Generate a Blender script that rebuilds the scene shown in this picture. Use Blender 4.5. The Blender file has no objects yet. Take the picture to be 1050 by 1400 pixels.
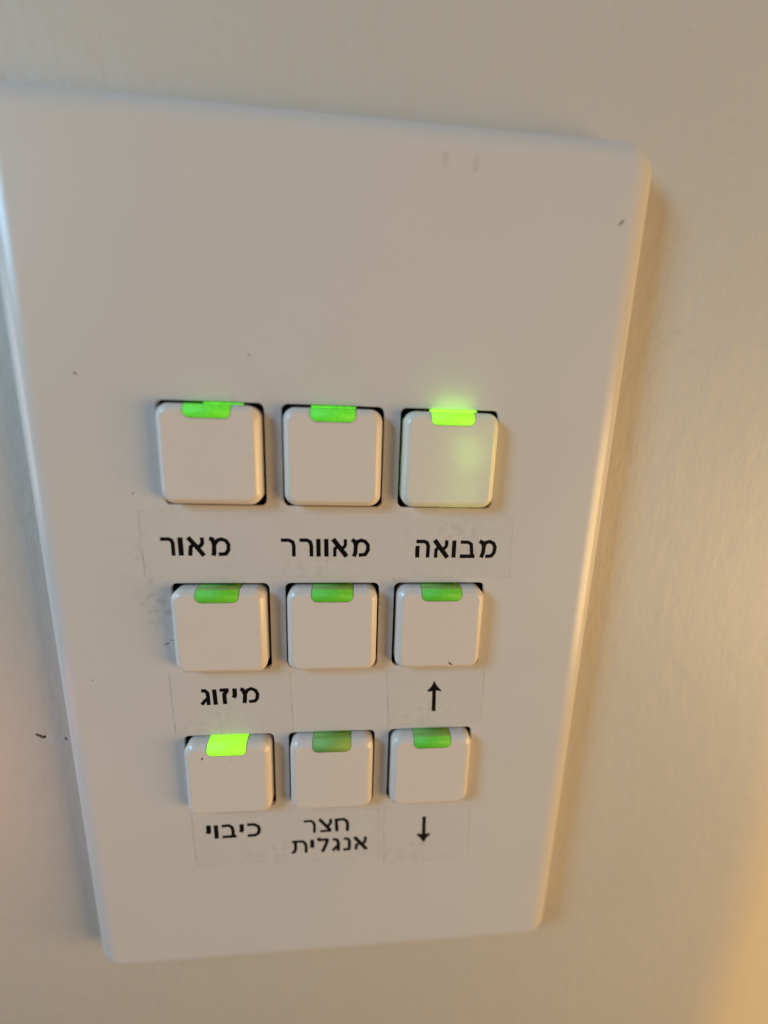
import bpy, bmesh, math, random
from mathutils import Vector, Matrix, noise

random.seed(7)
S = 0.000832            # one drawing unit (about 0.83 mm) in metres: a 70 x 114 mm wall plate
scene = bpy.context.scene

# ------------------------------------------------------------------ camera
CAM_POS = Vector((2.195, -61.186, 5.497)) * S
r_ = Vector((0.99610824, -0.08268145, 0.0305311))
u_ = Vector((-0.01185484, 0.21756788, 0.9759732))
f_ = Vector((0.08733746, 0.97253689, -0.21574098))
cam_data = bpy.data.cameras.new("camera")
cam = bpy.data.objects.new("camera", cam_data)
scene.collection.objects.link(cam)
m = Matrix((r_, u_, -f_)).transposed().to_4x4()
m.translation = CAM_POS
cam.matrix_world = m
cam_data.sensor_fit = 'VERTICAL'
cam_data.sensor_height = 36.0
cam_data.sensor_width = 27.0
cam_data.lens = 36.0 * 566.95 / 1400.0
cam_data.clip_start = 0.002
cam_data.clip_end = 50.0
cam_data.dof.use_dof = True
cam_data.dof.focus_distance = 66.0 * S
cam_data.dof.aperture_fstop = 5.8
scene.camera = cam

# ------------------------------------------------------------------ world, lamps, exposure
world = bpy.data.worlds.new("World")
scene.world = world
world.use_nodes = True
bg = world.node_tree.nodes["Background"]
bg.inputs[0].default_value = (0.80, 0.585, 0.44, 1)
bg.inputs[1].default_value = 0.22

def lamp(name, kind, pos, target, energy, color, size=None, spot=None):
    d = bpy.data.lights.new(name, kind)
    d.energy = energy
    d.color = color
    if kind == 'AREA':
        d.shape = 'RECTANGLE'
        d.size, d.size_y = size[0] * S, size[1] * S
    if kind in ('SPOT', 'POINT'):
        d.shadow_soft_size = size * S
    if spot:
        d.spot_size, d.spot_blend = spot
    o = bpy.data.objects.new(name, d)
    scene.collection.objects.link(o)
    p = Vector(pos) * S
    o.location = p
    o.rotation_euler = (Vector(target) * S - p).to_track_quat('-Z', 'Y').to_euler()
    return o

lamp("cool_window_light", "AREA", (-600, -345, 320), (0, 0, -25), 2.4, (0.37, 0.715, 1.0), (190, 270))
lamp("side_bevel_fill", 'AREA', (-260, -30, 10), (0, 0, -10), 0.052, (1.0, 0.96, 0.93), (50, 120))  # added grazing lamp to brighten the left-hand bevels, no real source
lamp("warm_room_lamp", "AREA", (490, -235, -130), (20, 0, -30), 1.72, (1.0, 0.665, 0.285), (320, 300))
lamp("red_tint_fill", "POINT", (-74, -14, -60), (-60, 6, -60), 0.0036, (1.0, 0.22, 0.05), 10)  # added red lamp tinting the wall at far left, no wood there
scene.view_settings.view_transform = 'Standard'
scene.view_settings.look = 'None'
scene.view_settings.gamma = 1.0
scene.view_settings.use_curve_mapping = False
scene.view_settings.exposure = 0.08

# ------------------------------------------------------------------ materials
def mat(name):
    m = bpy.data.materials.new(name)
    m.use_nodes = True
    return m, m.node_tree, m.node_tree.nodes["Principled BSDF"]

def N(nt, t, **kw):
    n = nt.nodes.new(t)
    for k, v in kw.items():
        setattr(n, k, v)
    return n

def coords(nt):
    """object coordinates in drawing units"""
    tc = N(nt, 'ShaderNodeTexCoord')
    mp = N(nt, 'ShaderNodeMapping')
    mp.inputs['Scale'].default_value = (1 / S, 1 / S, 1 / S)
    nt.links.new(tc.outputs['Object'], mp.inputs['Vector'])
    return mp.outputs['Vector']

def noise_tex(nt, co, scale, detail=4, rough=0.5):
    n = N(nt, 'ShaderNodeTexNoise')
    n.inputs['Scale'].default_value = scale
    n.inputs['Detail'].default_value = detail
    n.inputs['Roughness'].default_value = rough
    nt.links.new(co, n.inputs['Vector'])
    return n.outputs['Fac']

def ramp(nt, fac, a, b, lo=0.0, hi=1.0):
    n = N(nt, 'ShaderNodeMapRange')
    n.interpolation_type = 'SMOOTHSTEP'
    n.inputs['From Min'].default_value = a
    n.inputs['From Max'].default_value = b
    n.inputs['To Min'].default_value = lo
    n.inputs['To Max'].default_value = hi
    nt.links.new(fac, n.inputs['Value'])
    return n.outputs['Result']

def math_(nt, op, a, b=None):
    n = N(nt, 'ShaderNodeMath', operation=op)
    for i, v in enumerate((a, b)):
        if v is None: continue
        if isinstance(v, (int, float)): n.inputs[i].default_value = v
        else: nt.links.new(v, n.inputs[i])
    return n.outputs[0]

def mix(nt, fac, a, b):
    n = N(nt, 'ShaderNodeMix', data_type='RGBA')
    if isinstance(fac, (int, float)): n.inputs[0].default_value = fac
    else: nt.links.new(fac, n.inputs[0])
    for i, v in ((6, a), (7, b)):
        if isinstance(v, tuple): n.inputs[i].default_value = v + (1,) if len(v) == 3 else v
        else: nt.links.new(v, n.inputs[i])
    return n.outputs[2]

def bump(nt, bsdf, height, strength, dist):
    b = N(nt, 'ShaderNodeBump')
    b.inputs['Strength'].default_value = strength
    b.inputs['Distance'].default_value = dist * S
    nt.links.new(height, b.inputs['Height'])
    nt.links.new(b.outputs['Normal'], bsdf.inputs['Normal'])

def grime(nt, co, amount, size=1.0, lo=0.55, hi=0.75):
    """specks and rubbed-in dirt: fine noise gated by a broader one"""
    fine = ramp(nt, noise_tex(nt, co, 1.5 / size, 5, 0.65), lo, hi)
    broad = ramp(nt, noise_tex(nt, co, 0.16 / size, 3, 0.55), 0.45, 0.68)
    return math_(nt, 'MULTIPLY', math_(nt, 'MULTIPLY', fine, broad), amount)

def mat_plate():
    m, nt, b = mat("cream_plastic_plate")
    co = coords(nt)
    base = mix(nt, noise_tex(nt, co, 0.05, 3), (0.64, 0.612, 0.59), (0.68, 0.648, 0.615))
    # dirt rubbed into the plate round the block of buttons
    d = N(nt, 'ShaderNodeVectorMath', operation='DISTANCE')
    nt.links.new(co, d.inputs[0]); d.inputs[1].default_value = (-8, -6, 8)
    near = ramp(nt, d.outputs['Value'], 16, 31, 1, 0)
    c = mix(nt, math_(nt, 'MULTIPLY', grime(nt, co, 0.75, 1.8, 0.44, 0.74), near), base, (0.40, 0.365, 0.335))
    nt.links.new(c, b.inputs['Base Color'])
    b.inputs['Roughness'].default_value = 0.30
    bump(nt, b, noise_tex(nt, co, 1.1, 4), 0.10, 0.12)
    return m

def mat_button():
    m, nt, b = mat("cream_plastic_button")
    co = coords(nt)
    base = mix(nt, noise_tex(nt, co, 0.25, 3), (0.80, 0.73, 0.67), (0.84, 0.765, 0.70))
    c = mix(nt, grime(nt, co, 0.30, 0.7), base, (0.25, 0.20, 0.16))
    nt.links.new(c, b.inputs['Base Color'])
    b.inputs['Roughness'].default_value = 0.24
    bump(nt, b, noise_tex(nt, co, 2.0, 3), 0.06, 0.10)
    # thin moulded cap: a little light gets through from behind
    tr = N(nt, 'ShaderNodeBsdfTranslucent'); nt.links.new(c, tr.inputs['Color'])
    mx = N(nt, 'ShaderNodeMixShader'); mx.inputs[0].default_value = 0.10
    nt.links.new(b.outputs[0], mx.inputs[1]); nt.links.new(tr.outputs[0], mx.inputs[2])
    nt.links.new(mx.outputs[0], nt.nodes['Material Output'].inputs['Surface'])
    return m

def mat_wall():
    m, nt, b = mat("painted_plaster_wall")
    co = coords(nt)
    base = mix(nt, noise_tex(nt, co, 0.03, 4), (0.58, 0.545, 0.49), (0.63, 0.585, 0.525))
    c = mix(nt, grime(nt, co, 0.25, 2.5), base, (0.35, 0.30, 0.25))
    nt.links.new(c, b.inputs['Base Color'])
    b.inputs['Roughness'].default_value = 0.55
    # brush / roller streaks, mostly upright
    mp = N(nt, 'ShaderNodeMapping'); mp.inputs['Scale'].default_value = (0.5, 0.5, 0.2)
    nt.links.new(co, mp.inputs['Vector'])
    streak = noise_tex(nt, mp.outputs['Vector'], 1.0, 5, 0.6)
    lump = noise_tex(nt, co, 0.22, 4)
    h = math_(nt, 'ADD', streak, math_(nt, 'MULTIPLY', lump, 0.8))
    bump(nt, b, h, 0.26, 0.5)
    return m

def mat_plain(name, color, rough=0.5, spec=None):
    m, nt, b = mat(name)
    co = coords(nt)
    c = mix(nt, noise_tex(nt, co, 1.0, 3), tuple(x * 0.85 for x in color), tuple(min(1, x * 1.15) for x in color))
    nt.links.new(c, b.inputs['Base Color'])
    b.inputs['Roughness'].default_value = rough
    if spec is not None: b.inputs['Specular IOR Level'].default_value = spec
    return m

def mat_tape():
    m, nt, b = mat("clear_label_tape")
    co = coords(nt)
    base = mix(nt, noise_tex(nt, co, 0.12, 4), (0.625, 0.597, 0.575), (0.677, 0.648, 0.615))
    c = mix(nt, grime(nt, co, 0.55, 2.0, 0.40, 0.76), base, (0.46, 0.43, 0.40))
    nt.links.new(c, b.inputs['Base Color'])
    b.inputs['Roughness'].default_value = 0.25
    bump(nt, b, noise_tex(nt, co, 0.9, 4), 0.12, 0.15)
    return m

def mat_lens(name, base, emit, strength, lo=0.75):
    m, nt, b = mat(name)
    co = coords(nt)
    n = ramp(nt, noise_tex(nt, co, 1.6, 6, 0.75), 0.3, 0.7, lo, 1.0)
    nt.links.new(mix(nt, n, tuple(x * 0.8 for x in base), base), b.inputs['Base Color'])
    b.inputs['Roughness'].default_value = 0.6
    b.inputs['Emission Color'].default_value = emit + (1,)
    nt.links.new(math_(nt, 'MULTIPLY', n, strength), b.inputs['Emission Strength'])
    return m

M_PLATE, M_BUTTON, M_WALL, M_TAPE = mat_plate(), mat_button(), mat_wall(), mat_tape()
M_BLACK = mat_plain("black_housing_plastic", (0.006, 0.006, 0.006), 0.7, 0.1)
M_INK = mat_plain("black_label_ink", (0.004, 0.0035, 0.0035), 0.6, 0.1)
M_DIRT = mat_plain("dark_dirt", (0.33, 0.285, 0.24), 0.8, 0.1)
M_SPECK = mat_plain("black_fly_speck", (0.05, 0.035, 0.025), 0.8, 0.1)
M_FAINT = mat_plain("faint_smudge", (0.585, 0.56, 0.53), 0.6, 0.2)
def mat_edge():
    m, nt, b = mat("dirty_tape_edge")
    n = ramp(nt, noise_tex(nt, coords(nt), 0.55, 4, 0.6), 0.38, 0.62)
    nt.links.new(mix(nt, n, (0.63, 0.605, 0.59), (0.46, 0.43, 0.395)), b.inputs['Base Color'])
    b.inputs['Roughness'].default_value = 0.5
    return m
M_EDGE = mat_edge()
M_SEAM = mat_plain("indicator_seam", (0.10, 0.075, 0.045), 0.7, 0.1)
M_CHIP = mat_plain("pale_chip", (0.85, 0.78, 0.66), 0.3)
GREEN = (0.10, 0.40, 0.045)
LENS = {
    'lit':    mat_lens("lens_lit_lime", GREEN, (0.36, 1.0, 0.03), 1.0, 0.88),
    'bright': mat_lens("lens_bright_green", GREEN, (0.10, 0.80, 0.02), 0.62, 0.7),
    'mid':    mat_lens("lens_mid_green", GREEN, (0.13, 0.80, 0.01), 0.27, 0.7),
    'dim':    mat_lens("lens_dull_green", (0.24, 0.46, 0.11), (0.10, 0.80, 0.02), 0.03, 0.8),
}
M_PIPE = mat_lens("light_guide_green", GREEN, (0.16, 0.95, 0.04), 0.9, 0.35)
M_PIPE_LIT = mat_lens("light_guide_lime", GREEN, (0.34, 1.0, 0.05), 1.7, 0.9)

# ------------------------------------------------------------------ mesh helpers
def link(name, bm, mats, parent=None, loc=(0, 0, 0), smooth=True):
    """loc in drawing units; vertices in drawing units relative to loc; parent's own place is subtracted"""
    bmesh.ops.scale(bm, vec=(S, S, S), verts=bm.verts)
    me = bpy.data.meshes.new(name)
    bm.to_mesh(me); bm.free()
    for x in (mats if isinstance(mats, (list, tuple)) else [mats]): me.materials.append(x)
    for p in me.polygons: p.use_smooth = smooth
    o = bpy.data.objects.new(name, me)
    scene.collection.objects.link(o)
    o.location = Vector(loc) * S
    if parent: o.parent = parent
    return o

def rrect(x0, x1, z0, z1, r, n=8):
    """counter-clockwise rounded rectangle seen from -Y"""
    pts = []
    for cx, cz, a0 in ((x1 - r, z0 + r, -90), (x1 - r, z1 - r, 0), (x0 + r, z1 - r, 90), (x0 + r, z0 + r, 180)):
        for i in range(n + 1):
            a = math.radians(a0 + 90 * i / n)
            pts.append((cx + r * math.cos(a), cz + r * math.sin(a)))
    return pts

def ring(bm, pts, y):
    return [bm.verts.new((x, y, z)) for x, z in pts]

def skin(bm, a, b, mi=0):
    n = len(a)
    for i in range(n):
        f = bm.faces.new((a[i], a[(i + 1) % n], b[(i + 1) % n], b[i]))
        f.material_index = mi

def soft_chamfer(n, p=2.6):
    """points and normals of a worn 45-degree edge in a unit square: (inset, rise, normal angle), side to face"""
    fine = 240
    ang = lambda s: 45 + 45 * math.copysign(abs(2 * s - 1) ** p, 2 * s - 1)
    X, Y = [0.0], [0.0]
    for i in range(fine):
        a = math.radians(ang((i + 0.5) / fine))
        X.append(X[-1] + math.sin(a)); Y.append(Y[-1] + math.cos(a))
    out = []
    for i in range(n + 1):
        j = round(fine * i / n)
        out.append((X[j] / X[-1], Y[j] / Y[-1], ang(j / fine)))
    return out

def blob(bm, x, z, y, rx, rz, rot=0, mi=0, n=11, jag=0.35, h=0.03):
    """small irregular raised speck lying on a surface at depth y"""
    c = bm.verts.new((x, y - h, z))
    vs = []
    for i in range(n):
        a = 2 * math.pi * i / n
        k = 1 + random.uniform(-jag, jag)
        px, pz = rx * k * math.cos(a), rz * k * math.sin(a)
        vs.append(bm.verts.new((x + px * math.cos(rot) - pz * math.sin(rot), y - 0.004, z + px * math.sin(rot) + pz * math.cos(rot))))
    for i in range(n):
        f = bm.faces.new((c, vs[i], vs[(i + 1) % n])); f.material_index = mi
# letter strokes (polyline, width) and arrow outlines, in drawing units on the plate
WORDS = {
 'bright': [
  ([(-25.24,-12.55),(-24.03,-12.54),(-23.63,-12.75),(-23.49,-13.23),(-23.49,-15.11)],0.47),
  ([(-22.41,-12.26),(-22.38,-15.1)],0.62),
  ([(-21.28,-12.26),(-20.29,-13.47),(-19.11,-15.1)],0.57),
  ([(-19.29,-12.25),(-19.25,-13.05),(-19.42,-13.41),(-19.76,-13.7)],0.47),
  ([(-20.54,-13.34),(-20.96,-13.73),(-21.12,-15.1)],0.48),
  ([(-18.25,-12.42),(-17.8,-12.52),(-17.57,-13.36),(-17.64,-14.67),(-17.78,-15.09)],0.55),
  ([(-17.57,-13.36),(-17.11,-12.71),(-16.5,-12.49),(-15.84,-12.74),(-15.5,-13.31),(-15.54,-14.2),(-15.95,-14.8),(-16.99,-14.87)],0.48),
 ],
 'vent': [
  ([(-7.78,-12.6),(-6.59,-12.6),(-6.04,-12.87),(-5.88,-13.44),(-5.88,-15.19)],0.46),
  ([(-5.02,-12.59),(-3.9,-12.58),(-3.42,-12.85),(-3.25,-13.42),(-3.23,-15.19)],0.47),
  ([(-2.19,-12.37),(-2.15,-15.18)],0.55),
  ([(-1.0,-12.36),(-0.96,-15.18)],0.55),
  ([(0.04,-12.39),(2.12,-15.17)],0.61),
  ([(1.89,-12.39),(1.92,-13.2),(1.78,-13.59),(1.45,-13.85)],0.43),
  ([(0.77,-13.48),(0.32,-13.91),(0.3,-15.18)],0.43),
  ([(2.9,-12.46),(3.29,-12.72),(3.51,-13.38),(3.46,-14.52),(3.22,-15.17)],0.52),
  ([(3.48,-13.42),(3.78,-12.78),(4.3,-12.56),(4.93,-12.74),(5.36,-13.29),(5.38,-14.12),(4.97,-14.83),(3.97,-14.94)],0.48),
 ],
 'entry': [
  ([(12.88,-12.69),(14.16,-12.68),(14.61,-12.93),(14.77,-13.44),(14.76,-15.31)],0.49),
  ([(13.16,-13.4),(13.08,-13.96),(13.12,-15.31)],0.55),
  ([(15.76,-12.45),(17.92,-15.3)],0.61),
  ([(17.65,-12.47),(17.68,-13.28),(17.42,-13.72),(17.14,-13.87)],0.44),
  ([(16.5,-13.53),(16.05,-14.03),(16.03,-15.31)],0.44),
  ([(18.88,-12.49),(18.9,-15.3)],0.56),
  ([(19.91,-12.75),(21.15,-12.77),(21.61,-13.11),(21.83,-15.01)],0.46),
  ([(19.9,-15.07),(22.29,-15.07)],0.51),
  ([(22.91,-12.58),(23.41,-12.8),(23.67,-13.43),(23.62,-14.44),(23.35,-15.29)],0.53),
  ([(23.64,-13.32),(23.99,-12.78),(24.56,-12.63),(25.18,-12.94),(25.47,-13.54),(25.39,-14.44),(24.99,-15.0),(24.04,-15.09)],0.48),
 ],
 'ac': [
  ([(-20.99,-37.94),(-20.39,-37.96),(-20.02,-38.39),(-19.97,-39.05),(-19.95,-40.6)],0.52),
  ([(-20.04,-39.37),(-20.53,-39.83),(-21.02,-40.5)],0.48),
  ([(-18.94,-37.74),(-18.82,-40.57)],0.57),
  ([(-18.1,-37.92),(-16.67,-37.87)],0.52),
  ([(-16.86,-37.93),(-17.37,-38.62),(-17.39,-39.0),(-17.33,-40.49)],0.55),
  ([(-15.75,-37.64),(-15.73,-38.9),(-15.93,-39.38)],0.6),
  ([(-14.82,-37.73),(-14.42,-37.96),(-14.12,-38.87),(-14.17,-39.82),(-14.28,-40.41)],0.55),
  ([(-14.12,-38.78),(-13.7,-38.0),(-13.09,-37.75),(-12.43,-38.09),(-12.12,-38.78),(-12.21,-39.62),(-12.56,-40.06),(-13.51,-40.14)],0.48),
 ],
 'off': [
  ([(-21.42,-64.6),(-21.43,-65.91),(-21.61,-66.41)],0.7),
  ([(-20.17,-64.66),(-20.15,-67.55)],0.62),
  ([(-19.18,-64.9),(-17.96,-64.83),(-17.47,-65.21),(-17.29,-65.86),(-17.29,-67.11)],0.49),
  ([(-19.16,-67.25),(-16.73,-67.24)],0.49),
  ([(-15.77,-64.68),(-15.76,-65.94),(-15.93,-66.41)],0.62),
  ([(-14.83,-64.89),(-13.6,-64.9),(-12.95,-65.32),(-12.72,-66.02),(-12.94,-66.85),(-13.5,-67.22),(-14.81,-67.27)],0.51),
 ],
 'court': [
  ([(-4.95,-64.83),(-3.65,-64.79),(-3.21,-65.19),(-3.06,-65.84),(-3.07,-67.45)],0.42),
  ([(-2.2,-64.48),(-0.23,-67.05)],0.53),
  ([(-0.15,-64.56),(-0.23,-65.53),(-0.83,-66.27)],0.47),
  ([(-2.02,-67.17),(-0.05,-67.12)],0.44),
  ([(0.81,-64.57),(0.95,-67.39)],0.49),
  ([(0.66,-64.83),(2.16,-64.76),(2.69,-65.2),(2.86,-65.96),(2.82,-67.45)],0.49),
  ([(-7.11,-69.19),(-5.17,-69.23),(-4.73,-69.7),(-4.59,-70.41),(-4.6,-71.83)],0.46),
  ([(-6.48,-69.23),(-6.46,-70.74),(-6.65,-71.49),(-7.18,-71.69)],0.47),
  ([(-3.5,-68.98),(-3.46,-70.36),(-3.6,-70.78)],0.61),
  ([(-2.3,-68.59),(-2.27,-69.16)],0.51),
  ([(-2.51,-69.14),(-0.55,-69.09)],0.51),
  ([(-0.72,-69.12),(-0.98,-70.1),(-1.66,-71.88)],0.51),
  ([(0.23,-69.11),(0.99,-69.3),(1.23,-69.98),(1.23,-71.83)],0.51),
  ([(1.18,-70.54),(0.65,-71.13),(0.21,-71.71)],0.48),
  ([(2.2,-69.06),(2.96,-69.19),(3.24,-69.74),(3.22,-71.55)],0.48),
  ([(2.11,-71.6),(3.41,-71.57)],0.47),
  ([(4.14,-68.89),(6.42,-71.83)],0.59),
  ([(6.13,-68.9),(6.1,-70.0),(5.65,-70.48)],0.48),
  ([(5.0,-70.28),(4.51,-70.78),(4.45,-71.78)],0.45),
 ],
}
ARROWS = {
 'up': [[17.09,-37.1],[17.42,-37.76],[17.79,-38.33],[18.46,-39.02],[18.36,-39.19],[17.49,-38.97],[17.64,-43.01],[16.98,-42.99],[16.86,-39.1],[16.12,-39.22],[15.97,-39.02],[16.58,-38.34],[16.84,-37.79]],
 'down': [[16.5,-65.06],[17.16,-65.14],[17.27,-69.02],[17.91,-68.93],[18.25,-69.24],[17.55,-69.93],[17.31,-70.48],[17.01,-71.08],[16.66,-70.49],[16.31,-69.96],[15.56,-69.14],[15.9,-68.88],[16.59,-69.08]],
}

# ------------------------------------------------------------------ the wall
WALL_Y = 5.2
def build_wall():
    bm = bmesh.new()
    prof = [(-900.0, WALL_Y), (-300.0, WALL_Y), (85.0, WALL_Y)]
    # beyond the plate the plaster turns gently away towards the lamp
    ang, rad = math.radians(BEND), 45.0
    x0, y0 = 86.0, WALL_Y
    for i in range(0, 25):
        a = ang * i / 24
        prof.append((x0 + rad * math.sin(a), y0 + rad * (1 - math.cos(a))))
    xe, ye = prof[-1]
    prof.append((xe + 500 * math.cos(ang), ye + 500 * math.sin(ang)))
    zs = (-700.0, 700.0)
    cols = [[bm.verts.new((x, y, z)) for z in zs] for x, y in prof]
    back = [[bm.verts.new((x, y + 60, z)) for z in zs] for x, y in (prof[0], prof[-1])]
    for a, b in zip(cols, cols[1:]):
        bm.faces.new((a[0], b[0], b[1], a[1]))
    bm.faces.new((back[1][0], back[0][0], back[0][1], back[1][1]))
    bm.faces.new((back[0][0], cols[0][0], cols[0][1], back[0][1]))
    bm.faces.new((cols[-1][0], back[1][0], back[1][1], cols[-1][1]))
    bm.faces.new([back[0][1]] + [c[1] for c in cols] + [back[1][1]])
    bm.faces.new([back[1][0]] + [c[0] for c in reversed(cols)] + [back[0][0]])
    # fly-speck with its smear, and a few other marks on the paint
    blob(bm, -50.6, -49.6, WALL_Y, 0.75, 0.30, -0.5, 1)
    blob(bm, -49.8, -49.9, WALL_Y, 0.45, 0.28, 0.2, 1)
    blob(bm, -48.3, -50.6, WALL_Y, 1.3, 0.55, -0.45, 2, h=0.01)
    blob(bm, -46.3, -50.4, WALL_Y, 0.18, 0.35, 0, 1)
    for x, z in ((55.8, -53.7), (58.5, -12.0)):
        blob(bm, x, z, WALL_Y, 0.22, 0.3, 0.3, 2)
    w = link("wall", bm, [M_WALL, M_SPECK, M_FAINT], smooth=False)
    for p in w.data.polygons: p.use_smooth = len(p.vertices) == 4 and abs(p.normal.z) < 0.5 and p.normal.y < -0.5
    w['kind'] = 'structure'
    w['label'] = 'painted cream plaster wall behind the button panel'
    return w
BEND = 23.0
build_wall()

# ------------------------------------------------------------------ the button panel
ORG = Vector((0.2, WALL_Y, -26.5))
panel = bpy.data.objects.new("button_panel", None)
scene.collection.objects.link(panel)
panel.location = ORG * S
panel['label'] = 'cream wall plate with nine square push buttons and green indicators'
panel['category'] = 'switch panel'

PX, PZ = 17.0, 26.856
HW, HH = 7.307, 7.343

def rel(x, y, z): return (x - ORG.x, y - ORG.y, z - ORG.z)

def build_faceplate():
    bm = bmesh.new()
    X0, X1, Z0, Z1 = -43.1, 43.6, -98.3, 43.5     # silhouette, a little in front of the wall
    rounds = []
    RI, RD = 3.6, 2.2               # the edge rolls off over 3.6 sideways and 2.2 deep
    for ins, rise, _ in reversed(soft_chamfer(18, 1.15)):
        rounds.append((RI * ins, RD * (1 - rise)))
    rounds = [(RI + 0.5, 0.0)] + rounds           # keeps the face flat right up to its soft edge
    rings = []
    for inset, y in rounds:
        rings.append(ring(bm, rrect(X0 + inset, X1 - inset, Z0 + inset, Z1 - inset, max(0.9, 4.4 - inset), 8), y))
    rings.append(ring(bm, rrect(X0 - 0.5, X1 + 0.5, Z0 - 0.5, Z1 + 0.5, 4.6, 8), WALL_Y - 0.02))
    for a, b in zip(rings, rings[1:]): skin(bm, b, a)
    edges = [bm.edges.get((rings[0][i], rings[0][(i + 1) % len(rings[0])])) for i in range(len(rings[0]))]
    holes = []
    for c in (-1, 0, 1):
        for r in (0, 1, 2):
            x, z = c * PX, -r * PZ
            a = ring(bm, rrect(x - HW - 0.10, x + HW + 0.10, z - HH - 0.10, z + HH + 0.10, 1.0, 5), 0.0)
            b = ring(bm, rrect(x - HW - 0.02, x + HW + 0.02, z - HH - 0.02, z + HH + 0.02, 0.95, 5), 0.04)
            d = ring(bm, rrect(x - HW, x + HW, z - HH, z + HH, 0.9, 5), 0.14)
            e = ring(bm, rrect(x - HW, x + HW, z - HH, z + HH, 0.9, 5), 0.75)
            skin(bm, a, b); skin(bm, b, d); skin(bm, d, e)
            edges += [bm.edges.new((a[i], a[(i + 1) % len(a)])) if bm.edges.get((a[i], a[(i + 1) % len(a)])) is None else bm.edges.get((a[i], a[(i + 1) % len(a)])) for i in range(len(a))]
    bmesh.ops.triangle_fill(bm, use_beauty=True, use_dissolve=False, edges=edges, normal=(0, -1, 0))
    bmesh.ops.recalc_face_normals(bm, faces=bm.faces)
    # flecks of dirt
    for x, z, rx, rz, rot in ((-11.5, 13.66, .16, .12, 0), (-34.27, 10.4, .28, .3, 0), (39.1, 32.9, .55, .18, .9),
                              (-7.0, 11.3, .10, .10, 0), (3.4, -17.6, .15, .15, 0), (-37.2, -35.6, .22, .12, .3),
                              (-28.4, -5.8, .32, .10, .75), (27.0, -2.7, .7, .10, .05), (26.2, -2.5, .6, .09, -.2),
                              (-25.6, -29.5, .4, .14, .3), (-24.9, -28.9, .25, .1, -.4)):
        blob(bm, x, z, 0.0, rx, rz, rot, 1 if max(rx, rz) < .58 else 3, h=0.01)
    for x, z, rx, rz, rot in ((14.2, 38.75, .5, .85, .2), (18.3, 38.45, .45, 1.1, -.15), (-23.9, -2.6, .9, .25, .15), (24.7, -66.0, .5, .7, 0)):
        blob(bm, x, z, 0.0, rx, rz, rot, 3, h=0.004, jag=.2)
    bmesh.ops.translate(bm, vec=(-ORG.x, -ORG.y, -ORG.z), verts=bm.verts)
    o = link("faceplate", bm, [M_PLATE, M_DIRT, M_EDGE, M_FAINT], panel)
    for p in o.data.polygons:
        if abs(p.normal.y) > 0.9999: p.use_smooth = False
    return o
build_faceplate()

def build_housing():
    bm = bmesh.new()
    a = ring(bm, rrect(-30, 30, -66, 12, 2), 1.6)
    b = ring(bm, rrect(-30, 30, -66, 12, 2), 5.0)
    skin(bm, b, a); bm.faces.new(a); bm.faces.new(list(reversed(b)))
    bmesh.ops.recalc_face_normals(bm, faces=bm.faces)
    bmesh.ops.translate(bm, vec=(-ORG.x, -ORG.y, -ORG.z), verts=bm.verts)
    link("housing", bm, M_BLACK, panel, smooth=False)
build_housing()

# ---- push buttons: soft-edged square caps whose lens folds over the top edge
BW, BH, BR, FRONT = 6.93, 6.92, 0.95, -2.0
EDGE = soft_chamfer(18, 2.2)

def lens_strip(bm, half, rad, zb, off, skirt, mi, top=None):
    """band over the cap's face and top edge, with round lower corners; off = height above the cap"""
    top = mi if top is None else top
    path = []                                  # (z, y, half width)
    z_top_face = BH - BR
    n = 14
    for i in range(n + 1):
        s = (zb + rad * (1 - math.cos(math.pi / 2 * i / n)))
        w = half - rad + math.sqrt(max(0.0, rad * rad - (zb + rad - s) ** 2))
        path.append((s, FRONT - off, w))
    if path[-1][0] < z_top_face - 0.05:
        path.append((z_top_face, FRONT - off, half))
    else:
        path = [p for p in path if p[0] < z_top_face - 0.02]
        path.append((z_top_face, FRONT - off, half))
    for ins, rise, a in reversed(EDGE[:-1]):
        t = math.radians(a)
        path.append((BH - BR * ins + off * math.cos(t), FRONT + BR * (1 - rise) - off * math.sin(t), half))
    top_row = len(path)
    path.append((BH + off, -0.4, half)); path.append((BH + off, 1.4, half))
    L = [bm.verts.new((-w, y, z)) for z, y, w in path]
    Rr = [bm.verts.new((w, y, z)) for z, y, w in path]
    def inner(z, y, w, sx):
        dz = -skirt if y > FRONT + BR - 0.01 else 0
        dy = 0 if dz else skirt
        return bm.verts.new((sx * w, y + dy, z + dz))
    Li = [inner(z, y, w, -1) for z, y, w in path]
    Ri = [inner(z, y, w, 1) for z, y, w in path]
    for i in range(len(path) - 1):
        for q in ((L[i], Rr[i], Rr[i + 1], L[i + 1]), (Li[i], L[i], L[i + 1], Li[i + 1]), (Rr[i], Ri[i], Ri[i + 1], Rr[i + 1])):
            bm.faces.new(q).material_index = top if i >= top_row - 6 else mi
    bm.faces.new((L[0], Li[0], Ri[0], Rr[0])).material_index = mi

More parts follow.
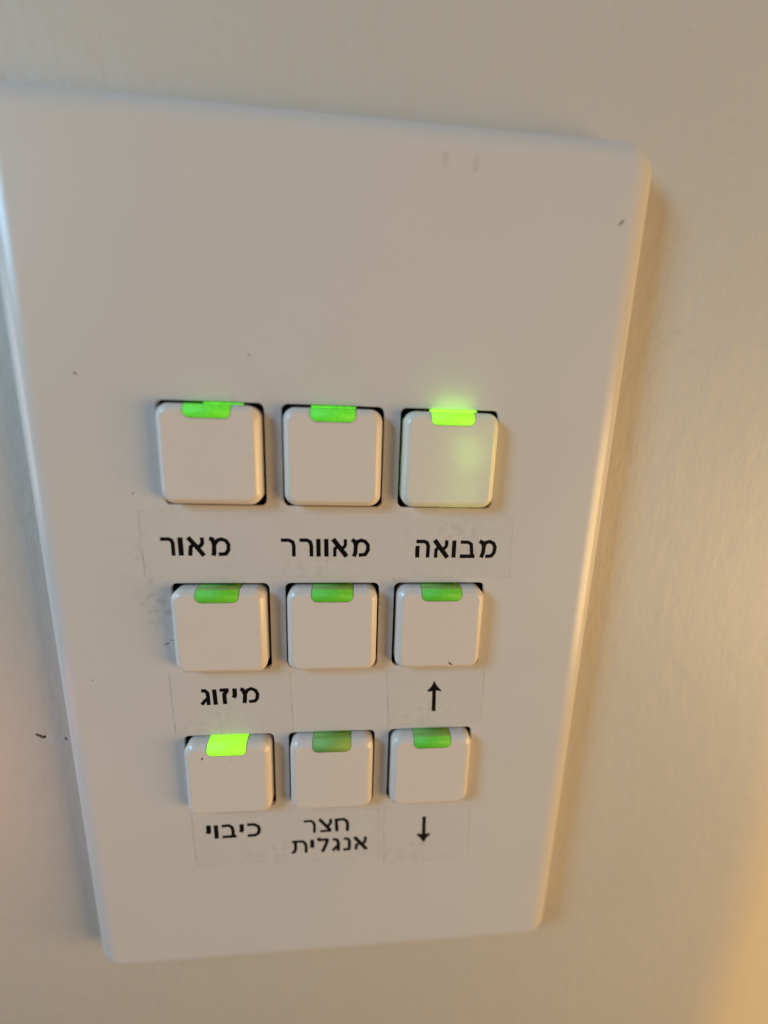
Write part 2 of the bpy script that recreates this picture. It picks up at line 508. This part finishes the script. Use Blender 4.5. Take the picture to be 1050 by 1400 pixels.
def button_mesh(chip=None):
    bm = bmesh.new()
    rings = [ring(bm, rrect(-BW, BW, -BH, BH, 1.75, 8), 1.62)]
    for ins, rise, _ in EDGE:
        inset, y = BR * ins, FRONT + BR * (1 - rise)
        rings.append(ring(bm, rrect(-BW + inset, BW - inset, -BH + inset, BH - inset, 1.75 - inset * 0.75, 8), y))
    rings.append(ring(bm, rrect(-BW + 1.25, BW - 1.25, -BH + 1.25, BH - 1.25, 0.85, 8), FRONT - 0.012))
    for a, b in zip(rings, rings[1:]): skin(bm, a, b)
    bm.faces.new(rings[-1])
    lens_strip(bm, 3.12 + 0.09, 0.99, 5.12 - 0.09, 0.018, 0.3, 1)      # dark seam round the lens
    if chip == 'nick':
        blob(bm, 1.95, -5.75, FRONT - 0.012, .36, .14, -.8, 1, h=.01)
        blob(bm, 2.2, -5.95, FRONT - 0.012, .2, .12, -.4, 1, h=.01)
    if chip in ('nick', 'line'):
        blob(bm, 4.75, 5.35, FRONT - 0.012, .55, .05, 0.03, 2, h=.03, jag=.15)
    if chip == 'speck':
        blob(bm, -3.9, 4.6, FRONT - 0.012, .12, .32, -.4, 1, h=.01)
        blob(bm, 0.6, 4.2, FRONT - 0.012, .1, .35, -.3, 3, h=.01)
    return bm

LOOK = {   # column, row -> lens look, label, mark on the cap
    (-1, 0): ('bright', 'top left button with bright green lens', None),
    (0, 0):  ('bright', 'top middle button with bright green lens', None),
    (1, 0):  ('lit', 'top right button with glowing lime lens', None),
    (-1, 1): ('mid', 'middle row left button with green lens', None),
    (0, 1):  ('mid', 'centre button with green lens', None),
    (1, 1):  ('mid', 'middle row right button with a dark nick on its face', 'nick'),
    (-1, 2): ('lit', 'bottom left button with glowing lime lens', 'speck'),
    (0, 2):  ('dim', 'bottom middle button with dull unlit green lens', None),
    (1, 2):  ('mid', 'bottom right button with green lens', 'line'),
}
for (c, r), (look, label, chip) in LOOK.items():
    jx, jz, jr = random.uniform(-.04, .04), random.uniform(-.04, .02), random.uniform(-.004, .004)
    b = link("button", button_mesh(chip), [M_BUTTON, M_SEAM, M_CHIP, M_FAINT], panel, rel(c * PX + jx, 0, -r * PZ + jz))
    b.rotation_euler = (0, jr, 0)
    b['label'] = label
    for p in b.data.polygons:
        if len(p.vertices) > 20: p.use_smooth = False
    bm = bmesh.new()
    lens_strip(bm, 3.12, 0.84, 5.12, 0.045, 0.3, 0, 1)
    o = link("indicator_lens", bm, [LENS[look], LENS['dim' if look == 'mid' else look]], b)
    o['label'] = {'lit': 'glowing lime green indicator lens', 'bright': 'bright green indicator lens',
                  'mid': 'green indicator lens', 'dim': 'dull unlit green indicator lens'}[look]

# light guides seen in the gaps above the top row
for x0, x1, mt in ((-18.0, -12.75, M_PIPE), (-3.15, 3.2, M_PIPE), (14.15, 20.8, M_PIPE_LIT)):
    bm = bmesh.new()
    w = (x1 - x0) / 2
    y0 = -0.22 if mt is M_PIPE_LIT else 0.30
    a = ring(bm, rrect(-w, w, -0.10, 0.10, 0.06, 3), y0)
    bb = ring(bm, rrect(-w, w, -0.12, 0.12, 0.06, 3), y0 + 0.1)
    d = ring(bm, rrect(-w, w, -0.12, 0.12, 0.06, 3), 1.5)
    skin(bm, bb, a); skin(bm, d, bb); bm.faces.new(a)
    bmesh.ops.recalc_face_normals(bm, faces=bm.faces)
    link("light_guide", bm, mt, panel, rel((x0 + x1) / 2, 0, 7.14), smooth=False)

# ---- label tape and its printing
def tape(corners, label):
    """corners: bottom-left, bottom-right, top-right, top-left; a thin film with a grubby cut edge"""
    cx = sum(p[0] for p in corners) / 4; cz = sum(p[1] for p in corners) / 4
    q = [Vector((x - cx, z - cz)) for x, z in corners]
    bm = bmesh.new()
    per = []
    for i in range(4):
        for k in range(24):
            p = q[i].lerp(q[(i + 1) % 4], k / 24)
            per.append((p.x, p.y))
    def shrink(d):
        out = []
        for x, z in per:
            j = 0.03 * noise.noise(Vector((x * 1.7, z * 1.7, cx)))
            out.append((x - math.copysign(min(abs(x), d + j), x) if abs(x) > d else x,
                        z - math.copysign(min(abs(z), d + j), z) if abs(z) > d else z))
        return out
    a = ring(bm, shrink(0.0), -0.004)
    b = ring(bm, shrink(0.02), -0.03)
    c = ring(bm, shrink(0.15), -0.034)
    skin(bm, a, b); skin(bm, b, c)
    for f in bm.faces:
        v = f.calc_center_median()
        side = abs(v.x) * (max(abs(p.y) for p in q)) > abs(v.z) * (max(abs(p.x) for p in q))
        f.material_index = 1 if side else 0
    f = bm.faces.new(c); f.material_index = 0
    bmesh.ops.recalc_face_normals(bm, faces=bm.faces)
    if f.normal.y > 0: bmesh.ops.reverse_faces(bm, faces=bm.faces)
    o = link("label_strip", bm, [M_TAPE, M_EDGE], panel, rel(cx, 0, cz), smooth=False)
    o['label'] = label
    return o, cx, cz

def ribbon(bm, pts, w, y):
    P = [Vector(p) for p in pts]
    h = w / 2
    vs = []
    for i, p in enumerate(P):
        d0 = (P[i] - P[i - 1]).normalized() if i else None
        d1 = (P[i + 1] - P[i]).normalized() if i < len(P) - 1 else None
        d = (d0 + d1).normalized() if d0 and d1 else (d0 or d1)
        nrm = Vector((-d.y, d.x))
        k = 1.0
        if d0 and d1: k = min(1.35, 1 / max(0.3, nrm.dot(Vector((-d1.y, d1.x)))))
        vs.append((bm.verts.new((p.x + nrm.x * h * k, y, p.y + nrm.y * h * k)), bm.verts.new((p.x - nrm.x * h * k, y, p.y - nrm.y * h * k))))
    for a, b in zip(vs, vs[1:]):
        bm.faces.new((a[0], a[1], b[1], b[0]))

def lettering(key, strip, label):
    o, cx, cz = strip
    bm = bmesh.new()
    if key in WORDS:
        for i, (pts, w) in enumerate(WORDS[key]):
            ribbon(bm, [(x - cx, z - cz) for x, z in pts], w * 1.2, -0.042 - 0.004 * (i % 5))
    else:
        bm.faces.new([bm.verts.new((x - cx, -0.045, z - cz)) for x, z in ARROWS[key]])
    for f in bm.faces:
        f.normal_update()
        if f.normal.y > 0: f.normal_flip()
    t = link("lettering", bm, M_INK, o, smooth=False)
    t['label'] = label

s1 = tape([(-27.9, -18.6), (28.4, -18.7), (28.0, -8.1), (-28.0, -8.2)], 'long clear label strip with three printed words')
s2 = tape([(-25.55, -46.0), (-6.4, -46.1), (-6.85, -34.75), (-25.8, -34.65)], 'clear label strip with one word above the bottom left button')
s3 = tape([(9.55, -45.75), (25.8, -45.95), (25.7, -35.0), (8.95, -35.0)], 'clear label strip with an up arrow')
s4 = tape([(-24.0, -73.6), (8.85, -74.4), (8.6, -62.9), (-24.2, -61.9)], 'clear label strip with two printed names under the bottom row')
s5 = tape([(9.7, -75.3), (25.9, -76.0), (25.3, -62.95), (9.3, -62.95)], 'clear label strip with a down arrow')
lettering('bright', s1, 'left black Hebrew word')
lettering('vent', s1, 'middle black Hebrew word')
lettering('entry', s1, 'right black Hebrew word')
lettering('ac', s2, 'black Hebrew word')
lettering('up', s3, 'black up arrow')
lettering('off', s4, 'black Hebrew word')
lettering('court', s4, 'two lines of black Hebrew words')
lettering('down', s5, 'black down arrow')

# the lit diode behind the top right cap, glowing faintly through the plastic
for dx, dz, e in ((1.6, 2.4, 0.00022), (3.3, 1.6, 0.00018), (2.4, -0.6, 0.00022), (0.6, -4.6, 0.00010), (3.0, -4.7, 0.00012)):
    lamp("led_glow", "POINT", (PX + dx, 0.2, dz), (PX, -2, 0), e, (0.40, 1.0, 0.08), 0.5)
lamp("led_spill", "AREA", (PX + 0.4, -1.5, 7.4), (PX + 0.4, 0.3, 10.5), 0.000033, (0.36, 1.0, 0.06), (5.4, 0.4))
